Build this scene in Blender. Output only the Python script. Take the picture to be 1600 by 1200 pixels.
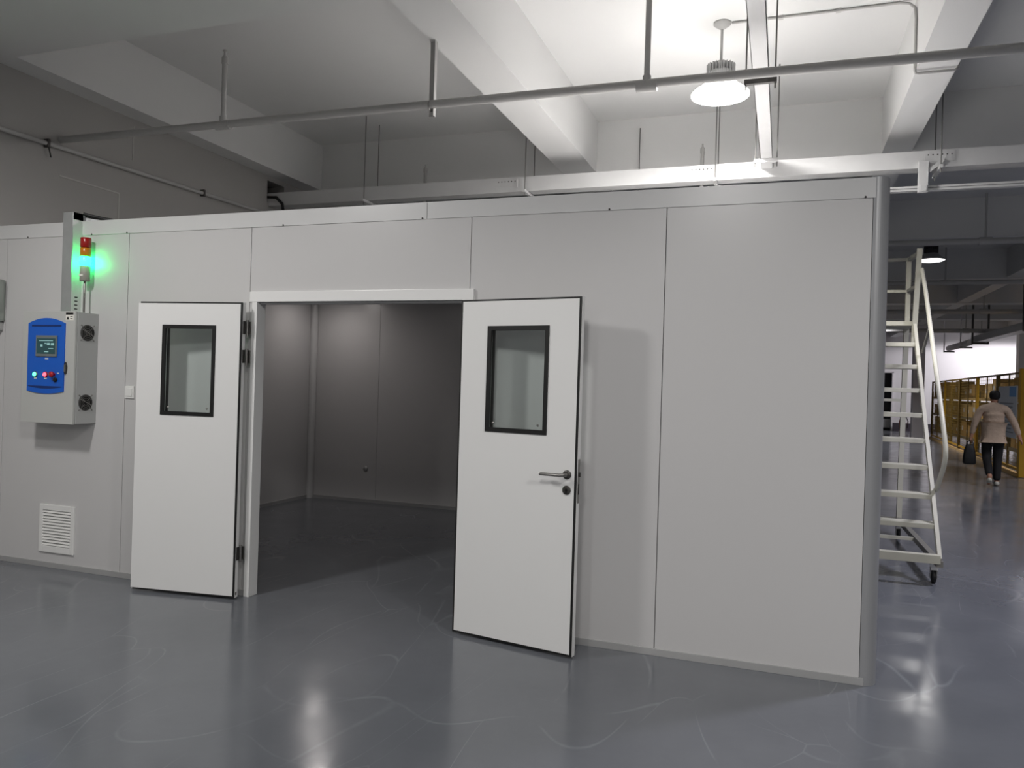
import bpy, bmesh, math, random
from mathutils import Vector, Matrix
random.seed(7)
S = bpy.context.scene
for o in list(bpy.data.objects): bpy.data.objects.remove(o)
COL = S.collection
R = math.radians

# ------------------------------------------------------------------ camera
H = 1.55
yaw, roll = R(19.44), -0.0301
fw = Vector((-math.sin(yaw), math.cos(yaw), 0)); rt0 = fw.cross(Vector((0, 0, 1))).normalized(); up0 = rt0.cross(fw)
rt = math.cos(roll)*rt0 - math.sin(roll)*up0; up = math.sin(roll)*rt0 + math.cos(roll)*up0
cam = bpy.data.objects.new('camera', bpy.data.cameras.new('camera')); COL.objects.link(cam)
M = Matrix((rt, up, -fw)).transposed().to_4x4(); M.translation = (0, 0, H); cam.matrix_world = M
cam.data.sensor_width = 36; cam.data.lens = 36*1197/1600; cam.data.clip_start = .05; cam.data.clip_end = 200
S.camera = cam
# ------------------------------------------------------------------ world and exposure
w = bpy.data.worlds.new('world'); S.world = w; w.use_nodes = True
w.node_tree.nodes['Background'].inputs[0].default_value = (.75, .8, .9, 1); w.node_tree.nodes['Background'].inputs[1].default_value = .02
S.view_settings.view_transform = 'Standard'; S.view_settings.look = 'None'; S.view_settings.gamma = 1
S.view_settings.use_curve_mapping = False; S.view_settings.exposure = 0.8
# ------------------------------------------------------------------ high-bay lamps of the hall outside the picture (and the light of those in it), plus added fill lights
def spot(loc, power, col=(1, .975, .95), ang=135, blend=.6, size=.2):
    l = bpy.data.lights.new('high_bay_and_fill_light', 'SPOT'); l.energy = power; l.color = col; l.spot_size = R(ang); l.spot_blend = blend; l.shadow_soft_size = size
    o = bpy.data.objects.new('high_bay_and_fill_light', l); COL.objects.link(o); o.location = loc; return o
def disc(loc, power, col=(1, .975, .95), size=.4):
    l = bpy.data.lights.new('high_bay_and_fill_light', 'AREA'); l.shape = 'DISK'; l.size = size; l.energy = power; l.color = col
    o = bpy.data.objects.new('high_bay_and_fill_light', l); COL.objects.link(o); o.location = loc; return o
LZ = 3.96
spot((-4.3, 1.75, LZ), 140, ang=172, blend=.5)         # left of the camera
spot((-0.6, .5, LZ), 105, ang=172, blend=.4)            # above the camera
spot((3.0, .5, LZ), 150, ang=172, blend=.4)            # right of the camera
spot((-2.4, -5.5, LZ), 160, ang=172, blend=.4)         # behind the camera
spot((6.4, -4.0, LZ), 290, ang=172, blend=.4)
disc((-0.58, 6.83, 4.055), 98)                         # lamp hanging over the booth
disc((2.55, 16.1, 4.06), 9)                          # lamp far down the aisle
spot((2.85, 6.83, LZ), 270, (.87, .86, 1))             # lamp of the aisle to the right
spot((6.1, 12.4, LZ), 300, (.92, .91, 1))  # added fill, out of view: brightens the floor around the person
spot((7.4, 20.5, LZ), 330, (.97, .95, 1))  # fill light added beyond the fence for the distant storage area
spot((8.9, 34.6, LZ), 400, (.98, .96, 1), ang=178, blend=.1, size=.25)  # unseen light added to brighten the white end wall
spot((2.6, 26.0, LZ), 300, (.98, .96, 1))  # added fill for the far stretch of the aisle, out of view

# ------------------------------------------------------------------ materials
def lin(c): return tuple(((v/255)/12.92 if v/255 <= .04045 else ((v/255+.055)/1.055)**2.4) for v in c)
def mat(name, rgb, rough=.5, metal=0.0, var=.06, scale=6.0, bump=0.0, bscale=60.0, spec=.5, emit=None, estr=0.0, coat=0.0):
    m = bpy.data.materials.new(name); m.use_nodes = True; nt = m.node_tree; b = nt.nodes['Principled BSDF']
    c = lin(rgb)
    tc = nt.nodes.new('ShaderNodeTexCoord'); n = nt.nodes.new('ShaderNodeTexNoise'); n.inputs['Scale'].default_value = scale; n.inputs['Detail'].default_value = 5
    nt.links.new(tc.outputs['Object'], n.inputs['Vector'])
    mx = nt.nodes.new('ShaderNodeMix'); mx.data_type = 'RGBA'
    mx.inputs['A'].default_value = tuple(v*(1-var) for v in c)+(1,); mx.inputs['B'].default_value = tuple(min(1, v*(1+var)) for v in c)+(1,)
    nt.links.new(n.outputs['Fac'], mx.inputs['Factor']); nt.links.new(mx.outputs['Result'], b.inputs['Base Color'])
    b.inputs['Roughness'].default_value = rough; b.inputs['Metallic'].default_value = metal; b.inputs['Specular IOR Level'].default_value = spec
    b.inputs['Coat Weight'].default_value = coat
    if bump:
        n2 = nt.nodes.new('ShaderNodeTexNoise'); n2.inputs['Scale'].default_value = bscale; n2.inputs['Detail'].default_value = 3
        nt.links.new(tc.outputs['Object'], n2.inputs['Vector'])
        bp = nt.nodes.new('ShaderNodeBump'); bp.inputs['Strength'].default_value = bump; bp.inputs['Distance'].default_value = .01
        nt.links.new(n2.outputs['Fac'], bp.inputs['Height']); nt.links.new(bp.outputs['Normal'], b.inputs['Normal'])
    if emit:
        b.inputs['Emission Color'].default_value = lin(emit)+(1,); b.inputs['Emission Strength'].default_value = estr
    return m
def glass_mat(name, tint, refl=.12):
    m = bpy.data.materials.new(name); m.use_nodes = True; nt = m.node_tree; nt.nodes.remove(nt.nodes['Principled BSDF'])
    out = nt.nodes['Material Output']; t = nt.nodes.new('ShaderNodeBsdfTransparent'); t.inputs[0].default_value = tint+(1,)
    g = nt.nodes.new('ShaderNodeBsdfGlossy'); g.inputs['Roughness'].default_value = .02
    fr = nt.nodes.new('ShaderNodeFresnel'); fr.inputs[0].default_value = 1.5
    mx = nt.nodes.new('ShaderNodeMixShader'); ge = nt.nodes.new('ShaderNodeNewGeometry'); mu = nt.nodes.new('ShaderNodeMath'); mu.operation = 'SUBTRACT'; mu.use_clamp = True; nt.links.new(fr.outputs[0], mu.inputs[0]); nt.links.new(ge.outputs['Backfacing'], mu.inputs[1]); nt.links.new(mu.outputs[0], mx.inputs[0]); nt.links.new(t.outputs[0], mx.inputs[1]); nt.links.new(g.outputs[0], mx.inputs[2])
    nt.links.new(mx.outputs[0], out.inputs[0]); return m
def floor_mat():
    m = bpy.data.materials.new('epoxy_floor'); m.use_nodes = True; nt = m.node_tree; b = nt.nodes['Principled BSDF']; L = nt.links
    tc = nt.nodes.new('ShaderNodeTexCoord')
    def noise(s, d=6, rough=.55):
        n = nt.nodes.new('ShaderNodeTexNoise'); n.inputs['Scale'].default_value = s; n.inputs['Detail'].default_value = d; n.inputs['Roughness'].default_value = rough
        L.new(tc.outputs['Object'], n.inputs['Vector']); return n
    n1 = noise(.55); n2 = noise(9)
    r1 = nt.nodes.new('ShaderNodeValToRGB'); r1.color_ramp.elements[0].position = .3; r1.color_ramp.elements[1].position = .72
    r1.color_ramp.elements[0].color = lin((101, 104, 110))+(1,); r1.color_ramp.elements[1].color = lin((117, 120, 126))+(1,)
    L.new(n1.outputs['Fac'], r1.inputs[0])
    # tyre and shoe scuffs: thin lines of a distorted cell pattern
    def scuff(scale, seed, width):
        mp = nt.nodes.new('ShaderNodeMapping'); mp.inputs['Location'].default_value = (seed, seed*1.7, 0); mp.inputs['Rotation'].default_value = (0, 0, seed); mp.inputs['Scale'].default_value = (1, .38, 1)
        L.new(tc.outputs['Object'], mp.inputs['Vector'])
        nd = nt.nodes.new('ShaderNodeTexNoise'); nd.inputs['Scale'].default_value = .9; nd.inputs['Detail'].default_value = 1.0; L.new(mp.outputs[0], nd.inputs['Vector'])
        ad = nt.nodes.new('ShaderNodeMixRGB'); ad.blend_type = 'ADD'; ad.inputs[0].default_value = 1.0; L.new(mp.outputs[0], ad.inputs[1]); vs_ = nt.nodes.new('ShaderNodeVectorMath'); vs_.operation = 'SCALE'; vs_.inputs['Scale'].default_value = 2.6; L.new(nd.outputs['Color'], vs_.inputs[0]); L.new(vs_.outputs[0], ad.inputs[2])
        v = nt.nodes.new('ShaderNodeTexVoronoi'); v.feature = 'DISTANCE_TO_EDGE'; v.inputs['Scale'].default_value = scale; L.new(ad.outputs[0], v.inputs['Vector'])
        rp = nt.nodes.new('ShaderNodeMapRange'); rp.inputs['From Min'].default_value = 0; rp.inputs['From Max'].default_value = width; rp.inputs['To Min'].default_value = 1; rp.inputs['To Max'].default_value = 0
        L.new(v.outputs['Distance'], rp.inputs['Value'])
        nm = noise(1.1+seed*.1); rm = nt.nodes.new('ShaderNodeMapRange'); rm.inputs['From Min'].default_value = .44; rm.inputs['From Max'].default_value = .62
        L.new(nm.outputs['Fac'], rm.inputs['Value'])
        mu = nt.nodes.new('ShaderNodeMath'); mu.operation = 'MULTIPLY'; L.new(rp.outputs[0], mu.inputs[0]); L.new(rm.outputs[0], mu.inputs[1]); return mu
    s1 = scuff(.55, .9, .006); s2 = scuff(1.3, 2.3, .008)
    sm = nt.nodes.new('ShaderNodeMath'); sm.operation = 'MAXIMUM'; L.new(s1.outputs[0], sm.inputs[0]); L.new(s2.outputs[0], sm.inputs[1])
    sc = nt.nodes.new('ShaderNodeMath'); sc.operation = 'MULTIPLY'; sc.inputs[1].default_value = .3; L.new(sm.outputs[0], sc.inputs[0])
    mx = nt.nodes.new('ShaderNodeMix'); mx.data_type = 'RGBA'; L.new(sc.outputs[0], mx.inputs['Factor']); L.new(r1.outputs[0], mx.inputs['A']); mx.inputs['B'].default_value = lin((168, 172, 178))+(1,)
    m2 = nt.nodes.new('ShaderNodeMix'); m2.data_type = 'RGBA'; m2.blend_type = 'MULTIPLY'; m2.inputs['Factor'].default_value = .35
    r2 = nt.nodes.new('ShaderNodeValToRGB'); r2.color_ramp.elements[0].color = (.72, .72, .72, 1); L.new(n2.outputs['Fac'], r2.inputs[0])
    L.new(mx.outputs['Result'], m2.inputs['A']); L.new(r2.outputs[0], m2.inputs['B']); L.new(m2.outputs['Result'], b.inputs['Base Color'])
    rr = nt.nodes.new('ShaderNodeMapRange'); rr.inputs['From Min'].default_value = .3; rr.inputs['From Max'].default_value = .7; rr.inputs['To Min'].default_value = .13; rr.inputs['To Max'].default_value = .22
    n3 = noise(2.2); L.new(n3.outputs['Fac'], rr.inputs['Value']); L.new(rr.outputs[0], b.inputs['Roughness'])
    nb = noise(3.0, 3); bp = nt.nodes.new('ShaderNodeBump'); bp.inputs['Strength'].default_value = .12; bp.inputs['Distance'].default_value = .01
    L.new(nb.outputs['Fac'], bp.inputs['Height']); L.new(bp.outputs['Normal'], b.inputs['Normal'])
    return m
FLOOR = floor_mat()
PLASTER = mat('white_plaster', (210, 210, 209), .85, var=.03, scale=1.2, bump=.05, bscale=30)
OLDWALL = mat('grey_plaster', (160, 158, 155), .85, var=.05, scale=.9, bump=.06, bscale=25)
CHASE = mat('chase_filler', (178, 176, 173), .85)
PANEL = mat('sandwich_panel', (198, 197, 197), .3, var=.012, scale=1.0)
CAPM = mat('white_aluminium', (205, 205, 205), .3, var=.015)
DOORM = mat('door_white', (229, 229, 228), .28, var=.01, scale=1.0)
BASEM = mat('base_aluminium', (178, 178, 178), .35, metal=.3, var=.03)
POSTM = mat('corner_aluminium', (150, 151, 153), .35, metal=.15, var=.02)
BLACK = mat('black_rubber', (14, 14, 14), .5, var=.1)
SEAM = mat('seam_grey', (95, 95, 96), .8)
GLASS = glass_mat('door_glass', (.94, .965, .957))
STEEL = mat('brushed_steel', (150, 148, 145), .3, metal=.9, var=.08, scale=20)
DSTEEL = mat('dark_steel', (88, 86, 84), .35, metal=.8, var=.1, scale=20)
GALV = mat('galvanised', (178, 180, 181), .42, metal=.6, var=.1, scale=14)
TRAYM = mat('cable_tray_white', (196, 196, 196), .4, metal=.15, var=.05, scale=5)
PIPE = mat('painted_pipe', (172, 171, 169), .5, var=.05, scale=9)
HOLE = mat('slot_black', (10, 10, 10), .8)
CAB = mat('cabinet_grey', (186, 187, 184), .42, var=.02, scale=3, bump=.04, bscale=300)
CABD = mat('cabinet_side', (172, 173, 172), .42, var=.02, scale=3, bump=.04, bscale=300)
BLUE = mat('blue_fascia', (16, 92, 196), .35, var=.03)
BLUED = mat('blue_dark', (8, 44, 110), .4)
BEZEL = mat('screen_bezel', (110, 118, 120), .4)
SCREEN = mat('screen', (18, 34, 36), .2, emit=(40, 74, 78), estr=.35)
SCRL = mat('screen_lines', (110, 150, 150), .3, emit=(130, 165, 165), estr=.4)
GREENL = mat('green_lamp', (120, 255, 190), .3, emit=(60, 255, 150), estr=3.0)
REDL = mat('red_lamp', (255, 90, 110), .3, emit=(255, 80, 100), estr=1.6)
REDB = mat('red_button', (175, 22, 34), .35)
WHITEP = mat('white_plastic', (226, 226, 224), .4, var=.02)
TRED = mat('tower_red', (150, 24, 22), .25, var=.08, scale=30)
TAMB = mat('tower_amber', (190, 118, 14), .25, var=.08, scale=30)
TGRN = mat('tower_green', (90, 255, 170), .25, emit=(10, 255, 120), estr=20)
TGREY = mat('tower_grey', (150, 150, 140), .5)
LENS = mat('lamp_lens', (255, 255, 255), .4, emit=(255, 252, 248), estr=14)
LENS2 = mat('distant_lamp_lens', (255, 255, 255), .4, emit=(255, 252, 248), estr=1.6)
SHADE = mat('lamp_shade', (240, 240, 240), .35, emit=(255, 252, 248), estr=6.0)
SINK = mat('lamp_heatsink', (168, 168, 168), .45, metal=.3, var=.05)
SINKD = mat('lamp_heatsink_dark', (48, 48, 50), .5)
SHADE2 = mat('lamp_shade_grey', (150, 150, 150), .4)
DIML = mat('dim_led', (255, 250, 248), .4, emit=(255, 247, 243), estr=38)
CREAM = mat('cream_steel', (184, 182, 168), .45, var=.03, scale=8)
CREAMD = mat('worn_steel', (120, 118, 112), .5, var=.15, scale=18)
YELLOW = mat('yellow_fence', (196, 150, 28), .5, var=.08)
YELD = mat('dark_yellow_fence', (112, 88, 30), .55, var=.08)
WIRE = mat('fence_wire', (150, 122, 48), .5)
CARD = mat('cardboard', (186, 146, 84), .8, var=.1, scale=5)
CARD2 = mat('cardboard_pale', (204, 170, 112), .8, var=.1, scale=5)
TAPE = mat('paper_label', (232, 230, 222), .6)
RACK = mat('rack_steel', (120, 112, 92), .5, var=.06)
FARW = mat('far_white_wall', (228, 224, 226), .8, var=.02)
BOARD = mat('notice_board', (196, 204, 214), .4)
BOARDB = mat('notice_blue', (60, 140, 205), .4)
INK = mat('printed_lines', (120, 128, 138), .6)
RED = mat('extinguisher_red', (150, 18, 30), .35)
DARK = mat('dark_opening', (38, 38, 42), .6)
SKIN = mat('skin', (176, 128, 104), .55)
HAIR = mat('black_hair', (16, 14, 14), .6, bump=.3, bscale=80)
JACKET = mat('beige_jacket', (186, 164, 144), .75, var=.12, scale=18, bump=1.0, bscale=22)
TROUS = mat('black_trousers', (18, 17, 19), .8, var=.1)
SHOE = mat('pale_shoe', (190, 188, 176), .6)
BAGM = mat('black_bag', (10, 10, 11), .6)
CORD = mat('black_cable', (12, 12, 12), .5)
ROD = mat('threaded_rod', (110, 109, 107), .5, metal=.6)

# ------------------------------------------------------------------ mesh helpers
class MB:
    def __init__(s): s.v = []; s.f = []; s.sm = []
    def add(s, vs, fs, smooth=False):
        k = len(s.v); s.v += [tuple(v) for v in vs]; s.f += [tuple(i+k for i in f) for f in fs]; s.sm += [smooth]*len(fs); return s
    def box(s, x0, x1, y0, y1, z0, z1, b=0.0):
        if b:
            bm = bmesh.new(); bmesh.ops.create_cube(bm, size=1)
            for v in bm.verts: v.co = Vector(((x0+x1)/2+v.co.x*(x1-x0), (y0+y1)/2+v.co.y*(y1-y0), (z0+z1)/2+v.co.z*(z1-z0)))
            bmesh.ops.bevel(bm, geom=list(bm.edges), offset=b, segments=2, profile=.6, affect='EDGES')
            bm.verts.index_update(); s.add([v.co for v in bm.verts], [[v.index for v in f.verts] for f in bm.faces]); bm.free(); return s
        v = [(x0, y0, z0), (x1, y0, z0), (x1, y1, z0), (x0, y1, z0), (x0, y0, z1), (x1, y0, z1), (x1, y1, z1), (x0, y1, z1)]
        return s.add(v, [(0, 3, 2, 1), (4, 5, 6, 7), (0, 1, 5, 4), (1, 2, 6, 5), (2, 3, 7, 6), (3, 0, 4, 7)])
    def bar(s, p, q, w, h, side=(1, 0, 0)):
        p = Vector(p); q = Vector(q); d = (q-p).normalized(); a = Vector(side); a = (a-d*a.dot(d)).normalized(); b = d.cross(a)
        v = [e+a*(i*w/2)+b*(j*h/2) for e in (p, q) for i, j in ((-1, -1), (1, -1), (1, 1), (-1, 1))]
        return s.add(v, [(0, 3, 2, 1), (4, 5, 6, 7), (0, 1, 5, 4), (1, 2, 6, 5), (2, 3, 7, 6), (3, 0, 4, 7)])
    def tube(s, pts, r, n=12, rs=None):
        pts = [Vector(p) for p in pts]; vs = []; fs = []; a = None
        for i, p in enumerate(pts):
            d = (pts[min(i+1, len(pts)-1)]-pts[max(i-1, 0)]).normalized()
            if a is None: a = Vector((0, 0, 1)) if abs(d.z) < .9 else Vector((1, 0, 0))
            a = (a-d*a.dot(d)).normalized(); b = d.cross(a); rr = rs[i] if rs else r
            vs += [p+(a*math.cos(t)+b*math.sin(t))*rr for t in [2*math.pi*k/n for k in range(n)]]
        for i in range(len(pts)-1):
            for k in range(n): fs.append((i*n+k, i*n+(k+1) % n, (i+1)*n+(k+1) % n, (i+1)*n+k))
        s.add(vs, fs, True); e = len(pts)-1
        s.add(vs[:n], [tuple(reversed(range(n)))]); s.add(vs[e*n:], [tuple(range(n))]); return s
    def lathe(s, prof, c=(0, 0, 0), axis=(0, 0, 1), n=32, smooth=True):
        ax = Vector(axis).normalized(); a = Vector((1, 0, 0)) if abs(ax.x) < .9 else Vector((0, 1, 0)); a = (a-ax*a.dot(ax)).normalized(); b = ax.cross(a); c = Vector(c)
        vs = []; fs = []
        for r, z in prof: vs += [c+ax*z+(a*math.cos(t)+b*math.sin(t))*r for t in [2*math.pi*k/n for k in range(n)]]
        for i in range(len(prof)-1):
            for k in range(n): fs.append((i*n+k, i*n+(k+1) % n, (i+1)*n+(k+1) % n, (i+1)*n+k))
        return s.add(vs, fs, smooth)
    def prism(s, poly, y0, y1):     # poly of (x, z)
        n = len(poly); v = [(x, y0, z) for x, z in poly]+[(x, y1, z) for x, z in poly]
        f = [tuple(range(n)), tuple(range(2*n-1, n-1, -1))]+[(i, i+n, (i+1) % n+n, (i+1) % n) for i in range(n)]
        return s.add(v, f)
    def build(s, name, m, parent=None, local=False, origin=None):
        off = Vector((0, 0, 0))
        if parent is not None and not local:
            p = parent
            while p.parent: p = p.parent
            off = p.location
        elif origin is not None: off = Vector(origin)
        me = bpy.data.meshes.new(name); me.from_pydata([tuple(Vector(v)-off) for v in s.v], [], s.f)
        me.polygons.foreach_set('use_smooth', s.sm); me.materials.append(m); me.validate()
        bm = bmesh.new(); bm.from_mesh(me); bmesh.ops.recalc_face_normals(bm, faces=list(bm.faces)); bm.to_mesh(me); bm.free()
        o = bpy.data.objects.new(name, me); COL.objects.link(o)
        if parent is not None: o.parent = parent
        elif origin is not None: o.location = origin
        return o
def B(x0, x1, y0, y1, z0, z1, b=0.0): return MB().box(x0, x1, y0, y1, z0, z1, b)
def tag(o, label=None, cat=None, group=None, kind=None):
    if label: o['label'] = label
    if cat: o['category'] = cat
    if group: o['group'] = group
    if kind: o['kind'] = kind
    return o
def empty(name, loc, rz=0.0):
    o = bpy.data.objects.new(name, None); COL.objects.link(o); o.location = loc; o.rotation_euler = (0, 0, rz); o.empty_display_size = .1; return o
def struct(name, mb, m, label=None, parent=None):
    o = mb.build(name, m, parent)
    if parent is None: tag(o, label, None, None, 'structure')
    return o
def sroot(name, loc, label): return tag(empty(name, loc), label, kind='structure')
def copy_tree(o, parent=None):
    c = o.copy(); COL.objects.link(c); c.parent = parent
    for ch in list(o.children): copy_tree(ch, c)
    return c

# ================================================================== THE HALL
XL, XR, YB, YF = -6.28, 14.0, -8.0, 37.5
ZC, ZS = 4.73, 4.12
struct('floor', B(XL-.3, XR+.3, YB-.3, YF+.3, -.2, 0), FLOOR, 'grey blue glossy epoxy floor with pale scuffs')
ce = sroot('ceiling', (0, 0, ZC), 'white concrete ceiling with deep beams')
B(XL-.3, XR+.3, YB-.3, YF+.3, ZC, ZC+.2).build('slab', PLASTER, ce)
GIRD = [(-5.6, -5.15), (-.75, -.32), (3.66, 4.53), (9.0, 9.42), (13.87, 14.3), (18.72, 19.15), (23.57, 24.0), (28.42, 28.85), (33.27, 33.7)]
for a, b in GIRD: B(XL, XR, a, b, ZS-.02, ZC).build('girder', PLASTER, ce)
BX = [(-6.28, -6.03), (-2.58, -2.18), (.925, 1.21), (4.4, 4.7), (7.9, 8.2), (11.4, 11.7)]
ys = [YB]+[v for g in GIRD for v in g]+[YF]
for x0, x1 in BX:
    for k in range(0, len(ys), 2): B(x0, x1, ys[k], ys[k+1], ZS, ZC).build('beam', PLASTER, ce)
wl = sroot('wall_left', (XL, 0, 0), 'grey plastered factory wall on the left')
hy0, hy1, hz0, hz1 = 8.17, 8.52, 3.78, 4.06       # opening the cable tray leaves through
(MB().box(XL-.3, XL, YB, hy0, 0, ZC).box(XL-.3, XL, hy1, YF, 0, ZC).box(XL-.3, XL, hy0, hy1, 0, hz0).box(XL-.3, XL, hy0, hy1, hz1, ZC)).build('plaster', OLDWALL, wl)
B(XL-.34, XL-.3, hy0-.1, hy1+.1, hz0-.1, hz1+.1).build('opening_back', HOLE, wl)
# shallow render repair strip with a corner, seen on the wall
MB().box(XL, XL+.006, 5.86, 5.875, 2.6, 3.32).box(XL, XL+.006, 5.2, 5.875, 3.32, 3.335).build('cable_chase', CHASE, wl); B(XL, XL+.006, 6.02, 6.03, 3.7, 4.05).build('cable_chase', CHASE, wl)
struct('wall_rear', B(XL-.3, XR+.3, YB-.3, YB, 0, ZC), PLASTER, 'white wall behind the viewer')
struct('wall_right', B(XR, XR+.3, YB, YF, 0, ZC), PLASTER, 'white wall far to the right')
wf = sroot('wall_far', (4, YF, 0), 'white wall at the far end of the aisle')
(MB().box(XL, 3.6, YF, YF+.3, 0, ZC).box(4.6, XR, YF, YF+.3, 0, ZC).box(3.6, 4.6, YF, YF+.3, 2.55, ZC)).build('plaster', FARW, wf)
B(4.6, 9.4, YF-.03, YF, 0, .35).build('skirting', mat('dark_skirting', (70, 62, 72), .6), wf)
d3 = sroot('door_3', (4.1, YF, 0), 'dark doorway at the far end of the aisle')
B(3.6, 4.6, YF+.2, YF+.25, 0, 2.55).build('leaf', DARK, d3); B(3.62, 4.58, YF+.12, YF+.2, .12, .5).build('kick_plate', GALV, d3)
MB().box(3.58, 3.64, YF-.04, YF+.2, 0, 2.6).box(4.56, 4.62, YF-.04, YF+.2, 0, 2.6).box(3.58, 4.62, YF-.04, YF+.2, 2.55, 2.62).build('frame', FARW, d3)
col = sroot('column', (5.2, 31.0, 0), 'white square column at the end of the aisle')
del col['label']; tag(col, 'white square concrete column at the end of the aisle')
B(4.45, 4.83, 31.0, 31.35, 0, ZS, .02).build('shaft', FARW, col)
col2 = sroot('column', (9.2, 33, 0), 'white square column behind the fence at right')
B(8.3, 8.75, 33.3, 33.7, 0, ZS, .02).build('shaft', PLASTER, col2)

# ================================================================== THE BOOTH
W = 4.484; BT = 2.71; BXR = .43; BY = 8.55; BXL = -5.78
DX0, DX1, DZ = -3.50, -1.90, 2.072
bf = sroot('wall_front', (-2.0, W, 0), 'white sandwich panel front wall of the clean booth')
def with_door(y0, y1, x0, x1, z1): return MB().box(x0, DX0, y0, y1, 0, z1).box(DX1, x1, y0, y1, 0, z1).box(DX0, DX1, y0, y1, DZ, z1)
with_door(W+.014, W+.06, XL, BXR+.02, BT-.02).build('core', SEAM, bf)
xs = [(XL, -5.95), (-5.95, -4.68), (-4.68, -3.565), (-1.885, -.66), (-.66, BXR)]
g = .0022
for a, b in xs:
    e0 = a+g; e1 = b-g
    B(e0, e1, W, W+.0139, .03, 2.6, .0015).build('wall_panel', PANEL, bf)
B(-3.565+g, -1.885-g, W, W+.0139, DZ, 2.6, .0015).build('wall_panel', PANEL, bf)
B(-3.565+g, DX0, W, W+.0139, .03, DZ-.001).build('jamb_strip', PANEL, bf)
t1 = sroot('trim_1', (-2, W, 2.6), 'flat white cap rail along the top of the booth')
B(XL, -2.2, W-.005, W+.06, 2.6, BT, .002).build('cap_rail', CAPM, t1); B(-2.197, BXR+.01, W-.005, W+.06, 2.6, BT, .002).build('cap_rail', CAPM, t1)
for x in (-5.72, -5.05, -4.7, -3.3, -2.23, -1.0, .39): MB().lathe([(0, -.003), (.006, -.003), (.006, .004)], (x, W-.005, 2.606), (0, 1, 0), 8).build('screw', DSTEEL, t1)
bb = sroot('baseboard_front', (-2, W, 0), 'aluminium base channel of the booth front')
B(XL, DX0-.03, W-.008, W+.02, 0, .042, .002).build('channel', BASEM, bb); B(DX1+.03, BXR+.02, W-.008, W+.02, 0, .042, .002).build('channel', BASEM, bb)
# rounded corner post
cp = []
for k in range(13):
    t = math.pi/2*k/12; cp.append((BXR+.005+.082*math.sin(t), W-.004+.082*(1-math.cos(t))))
cp = [(BXR, W-.004)]+cp+[(BXR+.087, W+.12), (BXR+.05, W+.12), (BXR, W+.02)]
pv = MB(); n = len(cp); pv.add([(x, y, 0) for x, y in cp]+[(x, y, BT+.004) for x, y in cp], [tuple(range(n)), tuple(range(2*n-1, n-1, -1))])
pv.add([(x, y, 0) for x, y in cp]+[(x, y, BT+.004) for x, y in cp], [(i, (i+1) % n, (i+1) % n+n, i+n) for i in range(n)])
struct('trim_2', pv, POSTM, 'rounded grey aluminium corner post of the booth')
sw = sroot('wall_side', (.47, 6.5, 0), 'right side wall of the clean booth')
for k in range(4):
    y0 = W+.12+k*.99; B(.45, .51, y0+g, min(y0+.99, BY+.06)-g, 0, BT).build('wall_panel', PANEL, sw)
struct('wall_booth_left', B(BXL-.05, BXL, W+.06, BY, 0, BT-.02), PANEL, 'left inner wall of the clean booth')
ib = sroot('wall_booth_back', (-2.5, BY, 0), 'back inner wall of the clean booth')
for a, b in [(-5.83, -4.8), (-4.8, -3.65), (-3.65, -2.5), (-2.5, -1.35), (-1.35, -.2), (-.2, .51)]: B(a+.002, b-.002, BY, BY+.05, 0, BT-.02).build('wall_panel', PANEL, ib)
B(BXL, .45, BY+.03, BY+.045, 0, BT-.03).build('seam_backing', SEAM, ib)
MB().tube([(BXL+.03, BY-.03, 0), (BXL+.03, BY-.03, 2.6)], .05, 12).build('corner_cove', CAPM, ib)
MB().box(BXL, .45, BY-.02, BY, 0, .04).box(BXL, BXL+.02, W+.06, BY, 0, .04).build('base_channel', BASEM, ib)
MB().lathe([(0, -.004), (.035, -.004), (.035, 0)], (-4.95, BY, .42), (0, 1, 0), 16).build('cover_cap', BASEM, ib)
bc = sroot('booth_ceiling', (-2.7, 6.5, 2.6), 'flat panel ceiling of the clean booth')
B(XL+.03, .45, W+.06, BY+.05, 2.6, BT-.01).build('roof_panel', PANEL, bc)
# door frame
fr = sroot('trim_3', ((DX0+DX1)/2, W, 0), 'white door frame with head rail')
B(DX0-.05, DX1+.05, W-.022, W+.02, DZ, DZ+.072, .002).build('head_rail', DOORM, fr)
B(DX0-.03, DX0+.012, W-.02, W+.075, 0, DZ, .002).build('jamb', DOORM, fr); B(DX1-.012, DX1+.03, W-.02, W+.075, 0, DZ, .002).build('jamb', DOORM, fr)
B(DX0, DX1, W+.02, W+.075, DZ-.012, DZ+.02).build('head_stop', CAPM, fr)
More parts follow.
